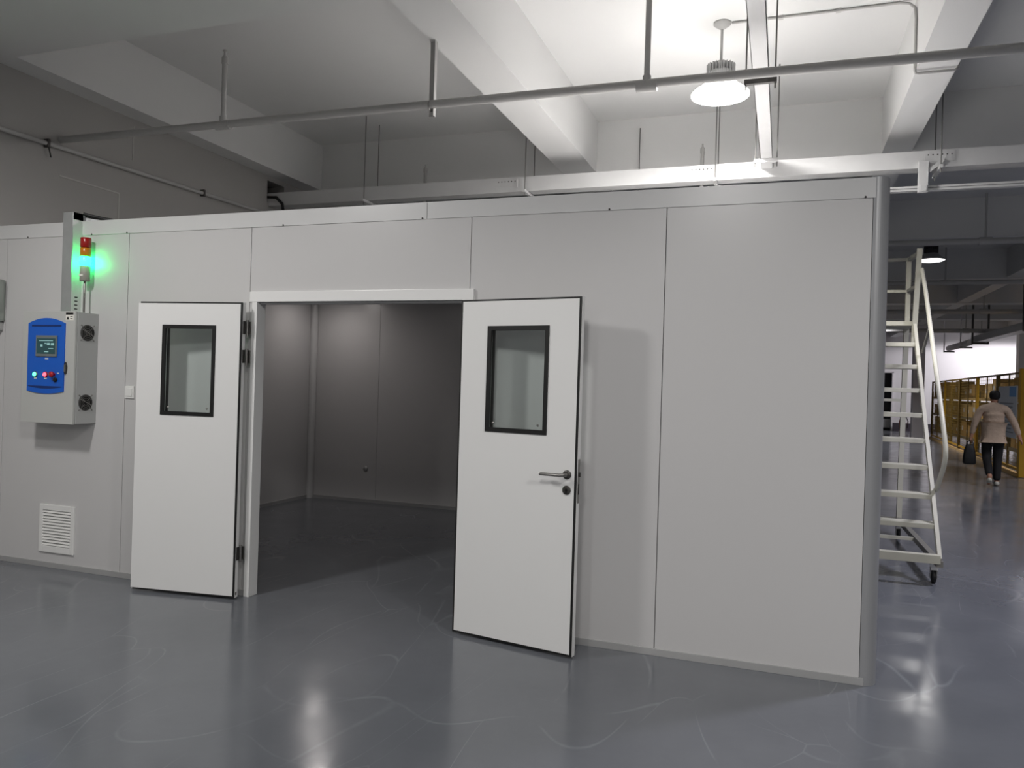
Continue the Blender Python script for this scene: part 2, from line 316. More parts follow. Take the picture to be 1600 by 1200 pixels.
# ---- door leaves (local: x from the hinge along the leaf, y from the shown face towards the wall)
LW, LT = .81, .046
def leaf(name, loc, rz, s, label, free_gasket):
    d = tag(empty(name, loc, rz), label, kind='structure')
    X = lambda a, b: (min(s*a, s*b), max(s*a, s*b))
    z0, z1 = .012, 2.06; wx0, wx1, wz0, wz1 = .205, .605, 1.268, 1.888
    def ring(o, i, y0, y1, sides='lrtb'):
        m = MB(); (a0, a1, c0, c1), (e0, e1, h0, h1) = o, i
        if 'l' in sides: m.box(*X(a0, e0), y0, y1, c0, c1)
        if 'r' in sides: m.box(*X(e1, a1), y0, y1, c0, c1)
        if 't' in sides: m.box(*X(e0, e1), y0, y1, h1, c1)
        if 'b' in sides: m.box(*X(e0, e1), y0, y1, c0, h0)
        return m
    q = .013
    ring((q, LW-q if free_gasket else LW, z0+q, z1-q), (wx0, wx1, wz0, wz1), 0, .012).build('face_skin', DOORM, d, True)
    ring((.002, LW-.002, z0+.002, z1-.002), (q, LW-q, z0+q, z1-q), .001, .0119, 'lrtb' if free_gasket else 'ltb').build('gasket', BLACK, d, True)
    ring((0, LW, z0, z1), (wx0, wx1, wz0, wz1), .0121, LT).build('leaf_body', DOORM, d, True)
    wfm = ring((wx0-.008, wx1+.008, wz0-.008, wz1+.008), (wx0+.018, wx1-.018, wz0+.018, wz1-.018), -.006, .008).build('window_frame', BLACK, d, True)
    ring((wx0-.006, wx1+.006, wz0-.006, wz1+.006), (wx0+.016, wx1-.016, wz0+.016, wz1-.016), LT-.006, LT+.005).build('rear_bead', BLACK, wfm, True)
    MB().box(*X(wx0+.01, wx1-.01), .002, LT-.002, wz0+.01, wz1-.01).build('pane', GLASS, d, True)
    for cx in (wx0+.045, wx1-.05): MB().lathe([(0, -.001), (.008, -.001), (.008, .001)], (s*cx, -.0005, wz0+.045), (0, 1, 0), 10).build('glass_mark', STEEL, d, True)
    return d, X
dl, X = leaf('door_1', (-3.532, 4.366, 0), R(8.0), -1, 'white left door leaf standing open with black framed window', False)
# three hinges on the left leaf: plate on the leaf edge, plate on the jamb, knuckle with pin
for z in (1.885, 1.685, .315):
    h = MB().box(.0, .004, .014, .044, z-.045, z+.045).build('hinge', DSTEEL, dl, True)
    MB().tube([(.012, .052, z-.062), (.012, .052, z+.055)], .009, 10).build('knuckle', STEEL, h, True)
    MB().box(.012, .03, .062, .070, z-.045, z+.045).build('jamb_plate', DSTEEL, h, True)
B(-.0005, .003, .016, .03, .03, .05).build('edge_screw', DSTEEL, dl, True)
dr, X = leaf('door_2', (-1.882, 4.352, 0), R(-9.9), 1, 'white right door leaf standing open with steel lever handle', True)
hx, hz = .752, 1.043
ha = MB().lathe([(0, -.009), (.022, -.009), (.026, -.006), (.026, 0)], (hx, 0, hz), (0, 1, 0), 24).build('handle', DSTEEL, dr, True)
pts = [(hx, -.008, hz), (hx, -.04, hz)]+[(hx-.022*math.sin(t), -.04-.022*(1-math.cos(t)), hz) for t in (R(30), R(60), R(90))]+[(hx-.145, -.062, hz)]
MB().tube(pts, .0098, 12).build('lever', STEEL, ha, True)
kp = MB().lathe([(0, -.007), (.022, -.007), (.026, -.005), (.026, 0)], (hx, 0, hz-.088), (0, 1, 0), 24).build('key_rose', DSTEEL, dr, True)
MB().lathe([(0, -.010), (.0085, -.010), (.0085, -.006)], (hx, 0, hz-.086), (0, 1, 0), 12).box(hx-.004, hx+.004, -.010, -.006, hz-.108, hz-.088).build('lock_cylinder', HOLE, kp, True)
lp = B(LW-.0005, LW+.003, .018, .040, hz-.16, hz+.09).build('lock_plate', STEEL, dr, True)
MB().box(LW+.002, LW+.012, .023, .035, hz-.01, hz+.015).build('latch_bolt', DSTEEL, lp, True); B(LW+.002, LW+.004, .023, .035, hz-.11, hz-.05).build('bolt_slot', HOLE, lp, True)

# ---- dim lamps on the booth ceiling, hidden from here by the lintel
for x, y, lab in ((-5.23, 7.97, 'small round ceiling light in the dark booth corner'), (-4.42, 6.85, 'small round ceiling light in the booth nearer the door')):
    t = tag(empty('ceiling_light', (x, y, 2.6)), lab, 'light', 'round lights inside the booth')
    MB().lathe([(0, 0), (.09, 0), (.09, -.02), (.075, -.025)], (x, y, 2.6), n=24).build('rim', WHITEP, t)
    MB().lathe([(.075, -.02), (.05, -.027), (0, -.03)], (x, y, 2.6), n=24).build('diffuser', DIML, t)

# ================================================================== CONTROL CABINET
cx0, cx1, cy, cz0, cz1 = -5.49, -4.96, 4.28, 1.153, 1.99
cab = tag(empty('control_cabinet', (-5.225, W, cz0)), 'grey wall control cabinet with blue front panel and side fans', 'cabinet')
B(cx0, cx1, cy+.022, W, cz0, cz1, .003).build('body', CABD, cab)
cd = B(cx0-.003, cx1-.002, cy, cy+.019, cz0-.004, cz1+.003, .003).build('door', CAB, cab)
def arch(x0, x1, z0, z1, za, zb):
    n = 14; p = [(x0+(x1-x0)*k/n, z0-zb*(1-(2*k/n-1)**2)) for k in range(n+1)]
    return p+[(x1-(x1-x0)*k/n, z1+za*(1-(2*k/n-1)**2)) for k in range(n+1)]
fa = MB().prism(arch(-5.425, -5.053, 1.392, 1.902, .04, .02), cy-.008, cy).build('fascia', BLUE, cab)
B(-5.385, -5.088, cy-.011, cy-.008, 1.878, 1.890).build('fascia_groove', BLUED, fa); MB().prism(arch(-5.41, -5.07, 1.425, 1.43, .0, .015), cy-.0095, cy-.008).build('fascia_groove', BLUED, fa)
scn = B(-5.333, -5.121, cy-.018, cy-.008, 1.652, 1.81, .003).build('touch_screen', BEZEL, cab)
B(-5.321, -5.133, cy-.0195, cy-.0175, 1.672, 1.788).build('display', SCREEN, scn)
for x, z, w_, h_ in ((-5.295, 1.768, .14, .006), (-5.28, 1.725, .02, .016), (-5.215, 1.738, .028, .016), (-5.175, 1.735, .03, .018), (-5.24, 1.745, .02, .008), (-5.2, 1.71, .05, .004), (-5.24, 1.684, .04, .008)): B(x, x+w_, cy-.0205, cy-.0195, z, z+h_).build('display_readout', SCRL, scn)
for x0, x1, z0, z1 in ((-5.245, -5.212, 1.63, 1.64), (-5.35, -5.324, 1.482, 1.492), (-5.246, -5.22, 1.482, 1.492), (-5.118, -5.098, 1.525, 1.532)): B(x0, x1, cy-.0095, cy-.008, z0, z1).build('button_plate', WHITEP, fa)
for x, m_, nm in ((-5.337, GREENL, 'green_button'), (-5.232, REDL, 'red_button')):
    b_ = MB().lathe([(.022, 0), (.022, -.008), (.017, -.010)], (x, cy-.008, 1.516), (0, 1, 0), 20).build(nm, STEEL if m_ is GREENL else REDB, cab)
    MB().lathe([(.017, -.008), (.013, -.016), (0, -.018)], (x, cy-.008, 1.516), (0, 1, 0), 20).build('lens', m_, b_)
es = MB().lathe([(.012, 0), (.012, -.018), (.022, -.02), (.02, -.032), (0, -.035)], (-5.148, cy-.008, 1.519), (0, 1, 0), 20).build('emergency_stop', REDB, cab)
MB().lathe([(.016, 0), (.016, -.012), (.012, -.016), (0, -.017)], (-5.128, cy-.008, 1.478), (0, 1, 0), 18).build('selector_switch', HOLE, cab)
la = MB().prism([(-5.042+.017*math.cos(t), 1.567+.046*math.sin(t)) for t in [2*math.pi*k/20 for k in range(20)]], cy-.006, cy).build('door_latch', DSTEEL, cab)
B(-5.05, -5.034, cy-.012, cy-.005, 1.54, 1.594, .002).build('latch_tongue', STEEL, la)
st = B(-5.056, -4.98, cy-.0012, cy, 1.925, 1.985).build('warning_label', TAPE, cab)
ink = MB().box(-5.055, -4.981, cy-.0018, cy-.0012, 1.967, 1.984)
ink.prism([(-5.05, 1.93), (-5.02, 1.93), (-5.035, 1.955)], cy-.0018, cy-.0012).box(-5.012, -4.988, cy-.0018, cy-.0012, 1.952, 1.956).box(-5.012, -4.988, cy-.0018, cy-.0012, 1.936, 1.940).build('label_print', HOLE, st)
for zc in (1.838, 1.312):       # fan guards on the right side
    fy = 4.388
    fn = MB().lathe([(0, .0012), (.058, .0012), (.062, 0)], (cx1, fy, zc), (1, 0, 0), 28).build('fan', HOLE, cab)
    gd = MB()
    for r_ in (.02, .034, .048, .058): gd.tube([(cx1+.004, fy+r_*math.cos(t), zc+r_*math.sin(t)) for t in [2*math.pi*k/28 for k in range(29)]], .0013, 5)
    for sy, sz in ((1, 1), (1, -1), (-1, 1), (-1, -1)): gd.tube([(cx1+.004, fy+sy*.014, zc+sz*.014), (cx1+.004, fy+sy*.055, zc+sz*.055)], .0018, 5)
    gd.tube([(cx1+.005, fy-.05, zc+.028), (cx1+.005, fy+.05, zc-.02)], .003, 5)
    gd.build('guard', STEEL, fn)
    for sy, sz in ((1, 1), (1, -1), (-1, 1), (-1, -1)): MB().lathe([(0, .004), (.005, .004), (.005, 0)], (cx1, fy+sy*.056, zc+sz*.056), (1, 0, 0), 8).build('screw', STEEL, fn)
    MB().lathe([(0, .003), (.024, .003), (.024, .001)], (cx1, fy, zc), (1, 0, 0), 18).build('hub', DSTEEL if zc > 1.5 else HOLE, fn)
# vertical cable trunking from the cabinet to the roof
tk = tag(empty('cable_trunking', (-5.17, W, 1.993)), 'galvanised vertical cable trunking rising from the grey control cabinet', 'trunking')
B(-5.245, -5.148, 4.392, 4.398, 1.993, 2.765).build('cover', GALV, tk)
B(-5.152, -5.146, 4.398, W, 1.993, 2.765).build('side_plate', CAPM, tk); B(-5.245, -5.24, 4.398, W, 1.993, 2.765).build('side_plate', CAPM, tk)
for k in range(4): B(-5.1462, -5.1452, 4.425, 4.452, 2.022+k*.03, 2.030+k*.03).build('slot', HOLE, tk)
MB().box(-5.245, -5.148, 4.398, 4.9, 2.757, 2.765).box(-5.152, -5.146, 4.398, 4.9, BT, 2.765).box(-5.245, -5.24, 4.398, 4.9, BT, 2.765).build('roof_elbow', GALV, tk)
c_ = MB(); c_.tube([(-5.13, 4.47, 2.765), (-5.08, 4.5, 2.752), (-5.0, 4.53, 2.735), (-4.93, 4.56, 2.726)], .012, 8).tube([(-5.14, 4.5, 2.75), (-5.03, 4.55, 2.735), (-4.9, 4.56, 2.72)], .009, 8)
tag(c_.build('cable', CORD, origin=(-5.0, 4.53, BT)), 'black cable lying on the booth roof beside the trunking', 'cable')
# signal tower
tw = tag(empty('signal_tower', (-5.035, 4.415, 1.995)), 'slim red amber and green signal tower lit green above the cabinet', 'signal light')
tx, ty = -5.035, 4.415
def cyl(x, y, z0, z1, r, n=20, b=.003): return MB().lathe([(0, z0), (r-b, z0), (r, z0+b), (r, z1-b), (r-b, z1), (0, z1)], (x, y, 0), n=n)
cyl(tx, ty, 1.995, 2.255, .008, 10).build('pole', STEEL, tw)
bs = cyl(tx, ty, 2.235, 2.35, .036).build('base', TGREY, tw); B(tx-.02, tx+.016, ty-.038, ty-.03, 2.27, 2.285).build('base_label', TAPE, bs)
cyl(tx, ty, 2.352, 2.42, .039).build('green_segment', TGRN, tw); cyl(tx, ty, 2.422, 2.488, .038).build('amber_segment', TAMB, tw); cyl(tx, ty, 2.49, 2.565, .038).build('red_segment', TRED, tw)
# ventilation grille
vg = tag(empty('vent_grille', (-5.314, W, .122)), 'white louvred vent grille low on the booth wall', 'vent')
MB().box(-5.497, -5.462, W-.016, W, .122, .495, .003).box(-5.172, -5.135, W-.016, W, .122, .495, .003).box(-5.462, -5.172, W-.016, W, .122, .172, .003).box(-5.462, -5.172, W-.016, W, .452, .495, .003).build('frame', WHITEP, vg)
B(-5.462, -5.172, W-.002, W-.0005, .172, .452).build('backing', HOLE, vg)
for k in range(12):
    z = .1815+k*.0233
    MB().add([(-5.462, W-.014, z-.006), (-5.172, W-.014, z-.006), (-5.172, W-.003, z+.009), (-5.462, W-.003, z+.009), (-5.462, W-.014, z-.003), (-5.172, W-.014, z-.003), (-5.172, W-.003, z+.012), (-5.462, W-.003, z+.012)],
             [(0, 3, 2, 1), (4, 5, 6, 7), (0, 1, 5, 4), (1, 2, 6, 5), (2, 3, 7, 6), (3, 0, 4, 7)]).build('slat', WHITEP, vg)
ls = tag(empty('light_switch', (-4.63, W, 1.356)), 'white light switch plate beside the left door leaf', 'switch')
B(-4.672, -4.585, W-.01, W, 1.356, 1.448, .002).build('plate', WHITEP, ls); B(-4.66, -4.6, W-.014, W-.009, 1.372, 1.432, .002).build('rocker', WHITEP, ls)
# grey unit and cable at the far left end
gu = tag(empty('grey_unit', (-5.99, W, 1.9)), 'grey equipment box at the left edge with looped black cable', 'box')
B(-6.27, -5.95, 4.3, W, 1.93, 2.27, .02).build('body', mat('unit_grey', (150, 156, 150), .5), gu)
B(-6.25, -5.97, 4.33, W, 1.86, 1.93, .01).build('plinth', CABD, gu)
MB().tube([(-5.97, 4.305, 2.05), (-5.85, 4.28, 2.12), (-5.83, 4.28, 2.26), (-5.83, 4.29, 2.33), (-5.85, 4.3, 2.35), (-5.95, 4.32, 2.35), (-6.05, 4.38, 2.33), (-6.1, 4.42, 2.2)], .006, 8).build('cable', CORD, gu)

# ================================================================== CEILING SERVICES
# lamp
def high_bay(c, zt, zr, label, sink, shade, r=.245, lens=None):
    x, y = c; t = tag(empty('high_bay_lamp', (x, y, zt)), label, 'lamp', 'high bay lamps')
    MB().lathe([(0, 0), (.075, 0), (.075, -.015), (.03, -.05), (.012, -.06)], (x, y, zt), n=20).build('ceiling_rose', PIPE, t)
    MB().tube([(x, y, zt-.05), (x, y, zr+.27)], .012, 10).build('stem', PIPE, t)
    s_ = MB().lathe([(0, .27), (.075, .268), (.09, .25), (.09, .20), (.115, .185), (.118, .12), (.1, .11), (0, .11)], (x, y, zr), n=28).build('driver_housing', sink, t)
    fm = MB()
    for k in range(24):
        a = 2*math.pi*k/24; d = Vector((math.cos(a), math.sin(a), 0)); c0 = Vector((x, y, zr+.19))
        fm.bar(c0+d*.085, c0+d*.122, .004, .13, (-math.sin(a), math.cos(a), 0))
    fm.build('cooling_fin', sink, s_)
    sh = MB().lathe([(.10, .125), (.12, .11), (.17, .06), (.225, .022), (r, 0), (r, -.012), (r-.006, -.012), (r-.008, 0), (.22, .017), (.165, .05), (.11, .1)], (x, y, zr), n=48).build('shade', shade, t)
    MB().lathe([(r-.008, -.004), (r-.05, -.028), (r-.12, -.04), (0, -.045)], (x, y, zr), n=48).build('lens', lens or LENS, t)
    return t
la_ = high_bay((-.58, 6.83), ZC, 4.11, 'bright high bay lamp hanging from ceiling over the booth', SINK, SHADE)
lb_ = high_bay((2.55, 16.1), ZC, 4.11, 'small distant high bay lamp with dark housing above the aisle', SINKD, SHADE2, lens=LENS2)
# long sprinkler pipe
YP, ZP = 5.208, 3.6
def pipe_z(x): return 3.655-(x+6.25)*.0095
sp = tag(empty('sprinkler_pipe', (-2, YP, ZP)), 'long white painted sprinkler pipe crossing the hall below the beams', 'pipe')
MB().tube([(XL, YP, pipe_z(-6.25)), (XR, YP, pipe_z(7))], .031, 16).build('main_pipe', PIPE, sp)
for x, zt in ((-4.465, 4.2), (-.93, 4.62), (2.6, 4.62), (6.1, 4.62)):
    z = pipe_z(x)
    t = MB().tube([(x-.07, YP, z), (x+.07, YP, z)], .038, 16).tube([(x, YP, z), (x, YP, z+.07)], .03, 14).build('tee', PIPE, sp)
    MB().tube([(x, YP, z+.05), (x, YP, zt)], .021, 12).build('riser', PIPE, sp)
    MB().tube([(x, YP, zt-.05), (x, YP, zt)], .027, 12).lathe([(.027, 0), (.012, .02), (.012, .05), (.02, .055), (.02, .062), (0, .065)], (x, YP, zt), n=12).build('sprinkler_head', PIPE, sp)
bk = tag(empty('pipe_bracket', (-2.56, YP, 3.56)), 'white angle iron pipe hanger fixed to the middle beam', 'bracket')
MB().box(-2.585, -2.535, YP+.036, YP+.041, 3.55, ZS+.02).box(-2.535, -2.53, YP+.0, YP+.041, 3.55, ZS+.02).build('angle_iron', PIPE, bk)
MB().tube([(-2.555+.0, YP+.037*math.cos(t), pipe_z(-2.55)+.037*math.sin(t)) for t in [2*math.pi*k/16 for k in range(17)]], .005, 6).build('u_bolt', STEEL, bk)
# small conduit on the left wall
wp = tag(empty('wall_conduit', (XL, 6, 3.57)), 'thin white pipe running along the left wall', 'pipe')
MB().tube([(XL+.03, 1.0, 3.5), (XL+.03, 4.6, 3.565), (XL+.03, 7.9, 3.62), (XL+.03, 8.9, 3.63)], .02, 10).build('run', PIPE, wp)
for y in (5.05, 7.0): MB().box(XL, XL+.055, y-.012, y+.012, 3.54+.017*(y-5)-.002, 3.61+.017*(y-5)).build('clip', DSTEEL, wp)
MB().tube([(XL+.03, 5.06, 3.56), (XL+.05, 5.06, 3.5), (XL+.03, 5.09, 3.46)], .006, 6).build('hook', CORD, wp)
# cable tray across (X direction)
YT = 8.268
ct = tag(empty('cable_tray', (-2, YT, 3.73)), 'long pale metal cable tray running above the back of the booth', 'cable tray')
MB().box(XL-.2, XR, YT-.06, YT+.10, 3.735, 3.743).build('bottom_plate', TRAYM, ct)
MB().box(XL-.2, XR, YT-.066, YT-.06, 3.735, 3.893).build('front_side', TRAYM, ct); MB().box(XL-.2, XR, YT+.10, YT+.106, 3.735, 3.893).build('rear_side', TRAYM, ct)
MB().box(XL-.1, XR, YT-.066, YT+.106, 3.893, 3.9).build('cover', TRAYM, ct)
for x in (-3.03, -.86, 1.35, 4.2):
    s_ = B(x-.13, x+.13, YT-.070, YT-.066, 3.79, 3.875).build('splice_plate', TRAYM, ct)
    for k in range(6): MB().lathe([(0, -.001), (.007, -.001), (.007, .0005)], (x-.1+k*.04, YT-.070, 3.855), (0, 1, 0), 8).build('bolt_hole', DSTEEL, s_)
def hanger(x, lab, rods=(-.16, .16), zt=ZC, back=True):
    h = tag(empty('tray_hanger', (x, YT, 3.7)), lab, 'hanger', 'hangers of the long cable tray')
    MB().bar((x, YT-.2, 3.712), (x, YT+.2, 3.712), .03, .03).build('cross_bar', TRAYM, h)
    for r_ in rods: MB().tube([(x, YT+r_, 3.66), (x, YT+r_, zt)], .006, 6).build('rod', ROD, h)
hanger(-4.83, 'threaded rod hanger of the long cable tray near the left wall')
hanger(-2.78, 'threaded rod hanger of the cable tray beside the middle beam', zt=ZC)
hanger(-.715, 'threaded rod hanger of the cable tray under the bright lamp')
hanger(1.345, 'threaded rod hanger of the cable tray beyond the booth corner')
hanger(3.9, 'threaded rod hanger of the cable tray above the aisle at right')
dpp = tag(empty('branch_pipe', (-2, YT+.25, 3.6)), 'white branch pipe behind the long cable tray with capped risers', 'pipe')
MB().tube([(XL, YT+.25, 3.6), (3.8, YT+.25, 3.6)], .022, 10).build('run', PIPE, dpp)
for x in (-4.22, -.89):
    r_ = MB().tube([(x, YT+.25, 3.6), (x, YT+.25, 4.12)], .02, 10).build('riser', PIPE, dpp); MB().lathe([(.025, 0), (.025, .05), (.01, .07), (.01, .1), (0, .1)], (x, YT+.25, 4.12), n=10).build('cap', PIPE, r_)
rd = tag(empty('hanging_rod', (-1.66, 8.9, ZS)), 'thin rod on the girder face left of the bright lamp', 'rod'); MB().tube([(-1.66, 8.96, 3.7), (-1.66, 8.96, 4.6)], .006, 6).build('rod', ROD, rd)
# upper dark cables through the opening
tag(MB().tube([(XL-.1, 8.22, 3.86), (XL+.12, 8.2, 3.84), (XL+.25, 8.15, 3.74), (XL+.32, 8.1, 3.55), (XL+.34, 8.08, 3.3), (XL+.34, 8.08, 2.72)], .02, 10).build('cable', CORD, origin=(XL+.3, 8.1, BT)), 'thick black cable dropping from the wall opening', 'cable')
# slim lower trunking beyond the booth corner and its drop
lt = tag(empty('slim_trunking', (2, YT, 3.53)), 'slim white trunking below the cable tray above the aisle', 'trunking')
B(.2, XR, YT-.03, YT+.03, 3.528, 3.575, .003).build('box', TRAYM, lt); B(.2, XR, YT-.034, YT-.03, 3.548, 3.553).build('lid_seam', SEAM, lt)
dt = tag(empty('trunking_drop', (1.2, YT, 3.48)), 'short white vertical drop joining the cable tray and slim trunking', 'trunking')
B(1.165, 1.25, YT-.115, YT-.07, 3.49, 3.79, .003).build('box', TRAYM, dt); B(1.18, 1.235, YT-.13, YT-.115, 3.5, 3.56, .002).build('clamp', TRAYM, dt)
MB().bar((1.25, YT-.09, 3.69), (1.38, YT-.09, 3.8), .02, .03, (0, 1, 0)).build('brace', TRAYM, dt)
# tray running away (Y direction)
yt = tag(empty('cable_tray', (-.21, 6, 3.82)), 'white cable tray running away from the viewer beside the bright lamp', 'cable tray')
B(-.265, -.155, 1.0, YT-.07, 3.82, 3.826).build('bottom_plate', TRAYM, yt); B(-.265, -.261, 1.0, YT-.07, 3.82, 3.91).build('side', TRAYM, yt); B(-.159, -.155, 1.0, YT-.07, 3.82, 3.91).build('side', TRAYM, yt)
for y, lab in ((5.82, 'nearer dark cross bar hanger of the tray beside the lamp'), (7.84, 'farther white cross bar hanger of the tray beside the lamp')):
    h = tag(empty('tray_hanger', (-.21, y, 3.8)), lab, 'hanger')
    MB().bar((-.325, y, 3.8), (-.1, y, 3.8), .035, .035, (0, 1, 0)).build('cross_bar', DSTEEL if y < 6 else TRAYM, h)
    for x in (-.315, -.112): MB().tube([(x, y, 3.74), (x, y, ZC)], .006, 6).build('rod', ROD, h)
# ceiling conduit
cc = tag(empty('ceiling_conduit', (.4, 6.83, ZC)), 'thin white conduit from the bright lamp along ceiling and beam', 'conduit')
b0 = .925
pts = [(-.5, 6.83, ZC-.012), (.3, 6.84, ZC-.012), (b0-.12, 6.84, ZC-.012), (b0-.05, 6.83, ZC-.03), (b0-.014, 6.8, ZC-.08), (b0-.012, 6.74, ZC-.2), (b0-.012, 6.735, ZS), (b0-.005, 6.735, ZS-.02), (b0+.02, 6.735, ZS-.026), (1.19, 6.735, ZS-.026), (1.215, 6.735, ZS-.01), (1.225, 6.735, ZS+.15)]
MB().tube(pts, .011, 8).build('run', PIPE, cc)
for x in (-.1, .35): MB().box(x-.02, x+.02, 6.82, 6.855, ZC-.026, ZC).build('clip', PIPE, cc)
# far pipes and trays over the aisle
def far_pipe(y, z, r, lab, x0=-6, x1=13.9, drops=()):
    p = tag(empty('sprinkler_pipe', (2.5, y, z)), lab, 'pipe')
    MB().tube([(x0, y, z), (x1, y, z)], r, 10).build('main_pipe', PIPE, p)
    for k, x in enumerate(drops):
        MB().tube([(x-.09, y, z), (x+.09, y, z)], r+.012, 10).build('coupling', PIPE, p)
        tag(MB().tube([(x, y, z+r+.013), (x, y, ZC)], .016, 8).build('hanger_rod', PIPE, origin=(x, y, z+r+.013)), ['left', 'right'][k]+' hanger rod of the '+lab.split(' crossing')[0], 'rod', 'hanger rods of the distant pipes')
far_pipe(13.6, 3.98, .05, 'nearest distant pipe crossing above the aisle', drops=(2.9, 4.6))
far_pipe(18.4, 3.98, .05, 'second distant pipe crossing above the aisle', drops=(3.2, 5.0))
far_pipe(22.0, 3.72, .06, 'third distant pipe crossing above the aisle', drops=(4.7, 6.2))
far_pipe(26.5, 3.58, .06, 'fourth distant pipe crossing above the aisle', drops=(5.2, 7.0))
far_pipe(30.2, 3.85, .06, 'farthest pipe crossing in front of the white end wall', drops=(6.4,))

# ================================================================== THE AISLE
# mobile platform stair
ld = tag(empty('platform_stair', (.91, 8.2, 0)), 'cream steel mobile platform stair standing behind the booth corner', 'ladder')
sx0, sx1 = .55, 1.25
sy = lambda z: 7.1+(z-.25)/1.258
for x in (sx0, sx1):
    MB().bar((x, 7.08, .215), (x, sy(2.28), 2.28), .03, .06).build('stringer', CREAM, ld)
    MB().bar((x, 7.06, .185), (x, 9.4, .185), .05, .05).build('base_side', CREAMD, ld)
    MB().bar((x, 9.4, .2), (x, 9.25, 2.3), .05, .05).build('rear_leg', CREAM, ld)
    MB().bar((x, 8.76, 2.05), (x, 8.52, 3.02), .045, .045).build('front_guard_post', CREAM, ld)
    MB().bar((x, 9.22, 2.3), (x, 9.22, 3.04), .045, .045).build('rear_guard_post', CREAM, ld)
    MB().bar((x, 8.54, 2.98), (x, 9.22, 3.02), .035, .035).build('guard_rail', CREAMD, ld)
    MB().bar((x, 8.62, 2.66), (x, 9.22, 2.68), .03, .03).build('guard_rail', CREAMD, ld)
    o_ = .03 if x > 1 else -.03
    MB().tube([(x+o_, 8.56, 2.82), (x+o_, 8.3, 2.56), (x+o_, 7.3, 1.36), (x+o_, 7.14, 1.14), (x+o_, 7.13, 1.06), (x+o_, 7.2, .96), (x+o_, 7.49, .74)], .019, 10).build('handrail', CREAM, ld)
    MB().tube([(x+o_, 8.38, 1.98), (x+o_, 8.05, 2.18)], .014, 8).build('rail_strut', CREAMD, ld)
for z in (.48, .705, .938, 1.165, 1.392, 1.625, 1.857, 2.085):
    y = sy(z); B(sx0, sx1, y-.03, y+.14, z-.042, z, .004).build('tread', CREAM, ld)
B(sx0, sx1, 7.03, 7.1, .19, .26, .004).build('front_bar', CREAM, ld)
MB().bar((sx0, 9.4, .185), (sx1, 9.4, .185), .05, .05, (0, 1, 0)).build('rear_bar', CREAMD, ld)
MB().bar((sx0, 8.2, .185), (sx1, 8.2, .185), .03, .03, (0, 1, 0)).build('cross_bar', CREAM, ld)
B(sx0-.02, sx1+.02, 8.74, 9.28, 2.27, 2.315, .004).build('platform', CREAM, ld)
MB().bar((sx0, 9.22, 3.02), (sx1, 9.22, 3.02), .035, .035, (0, 1, 0)).build('back_rail', CREAMD, ld)
MB().bar((sx0, 9.22, 2.68), (sx1, 9.22, 2.68), .03, .03, (0, 1, 0)).build('back_rail', CREAM, ld)
MB().bar((sx0, 9.3, 1.5), (sx1, 9.3, 1.5), .03, .03, (0, 1, 0)).build('back_brace', CREAM, ld)
for x, y in ((sx0, 7.2), (sx1-.02, 7.2), (sx0, 9.25), (sx1-.02, 9.25)):
    c_ = B(x-.025, x+.03, y-.03, y+.03, .11, .165, .004).build('caster', WHITEP, ld)
    MB().lathe([(0, -.016), (.05, -.016), (.058, -.01), (.058, .01), (.05, .016), (0, .016)], (x, y, .058), (1, 0, 0), 20).build('wheel', BLACK, c_)
    MB().box(x-.026, x-.02, y-.018, y+.018, .04, .13).box(x+.02, x+.026, y-.018, y+.018, .04, .13).build('fork', STEEL, c_)

# ---- fence
FA, FB = Vector((4.50, 17.74, 0)), Vector((5.33, 33.56, 0))
FD = (FB-FA).normalized(); FN = Vector((FD.y, -FD.x, 0))
fy_ = [17.74, 20.09, 22.66, 25.5, 28.62, 31.98]
def fp(y): return FA+(FB-FA)*((y-FA.y)/(FB.y-FA.y))
names = ['nearest', 'second', 'third', 'fourth', 'farthest']
FH = 2.1
for k in range(5):
    p, q = fp(fy_[k]), fp(fy_[k+1]); p = p+FD*.06; q = q-FD*.001
    f = tag(empty('wire_fence', p), names[k]+' yellow mesh panel of the storage fence from the near end', 'fence', 'yellow fence panels')
    Z = Vector((0, 0, 1))
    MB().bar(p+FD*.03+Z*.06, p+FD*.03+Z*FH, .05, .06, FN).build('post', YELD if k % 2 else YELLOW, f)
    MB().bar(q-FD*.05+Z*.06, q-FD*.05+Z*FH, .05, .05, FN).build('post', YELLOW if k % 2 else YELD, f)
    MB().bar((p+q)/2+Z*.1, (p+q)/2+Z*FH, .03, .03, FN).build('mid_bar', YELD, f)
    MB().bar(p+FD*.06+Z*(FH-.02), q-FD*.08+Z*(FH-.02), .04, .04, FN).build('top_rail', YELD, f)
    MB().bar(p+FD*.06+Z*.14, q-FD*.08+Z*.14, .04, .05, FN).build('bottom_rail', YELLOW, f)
    m_ = MB(); L_ = (q-p).length
    for i in range(1, int(L_/.12)): m_.bar(p+FD*(i*.12)+Z*.15, p+FD*(i*.12)+Z*(FH-.04), .005, .005, FN)
    for i in range(1, 24): m_.bar(p+FD*.06+Z*(.15+i*.08), q-FD*.08+Z*(.15+i*.08), .005, .005, FN)
    tag(m_.build('wire_mesh', WIRE, f), kind='stuff')
    MB().bar(p+Z*.03, q+Z*.03, .12, .06, FN).build('kerb', CARD2, f)
ep = tag(empty('fence_post', FA-FD*.06), 'thick yellow end post of the storage fence at the picture edge', 'post')
B(FA.x-.055, FA.x+.055, FA.y-.13, FA.y+.02, .012, 2.16, .004).build('post', YELLOW, ep); B(FA.x-.1, FA.x+.1, FA.y-.2, FA.y+.06, 0, .012).build('foot_plate', YELD, ep)
nb = tag(empty('notice_board', fp(18.8)-FN*.04), 'pale notice board with blue corner hanging on the yellow fence', 'board')
a_, b_ = fp(17.95)-FN*.045, fp(19.75)-FN*.045; Z = Vector((0, 0, 1))
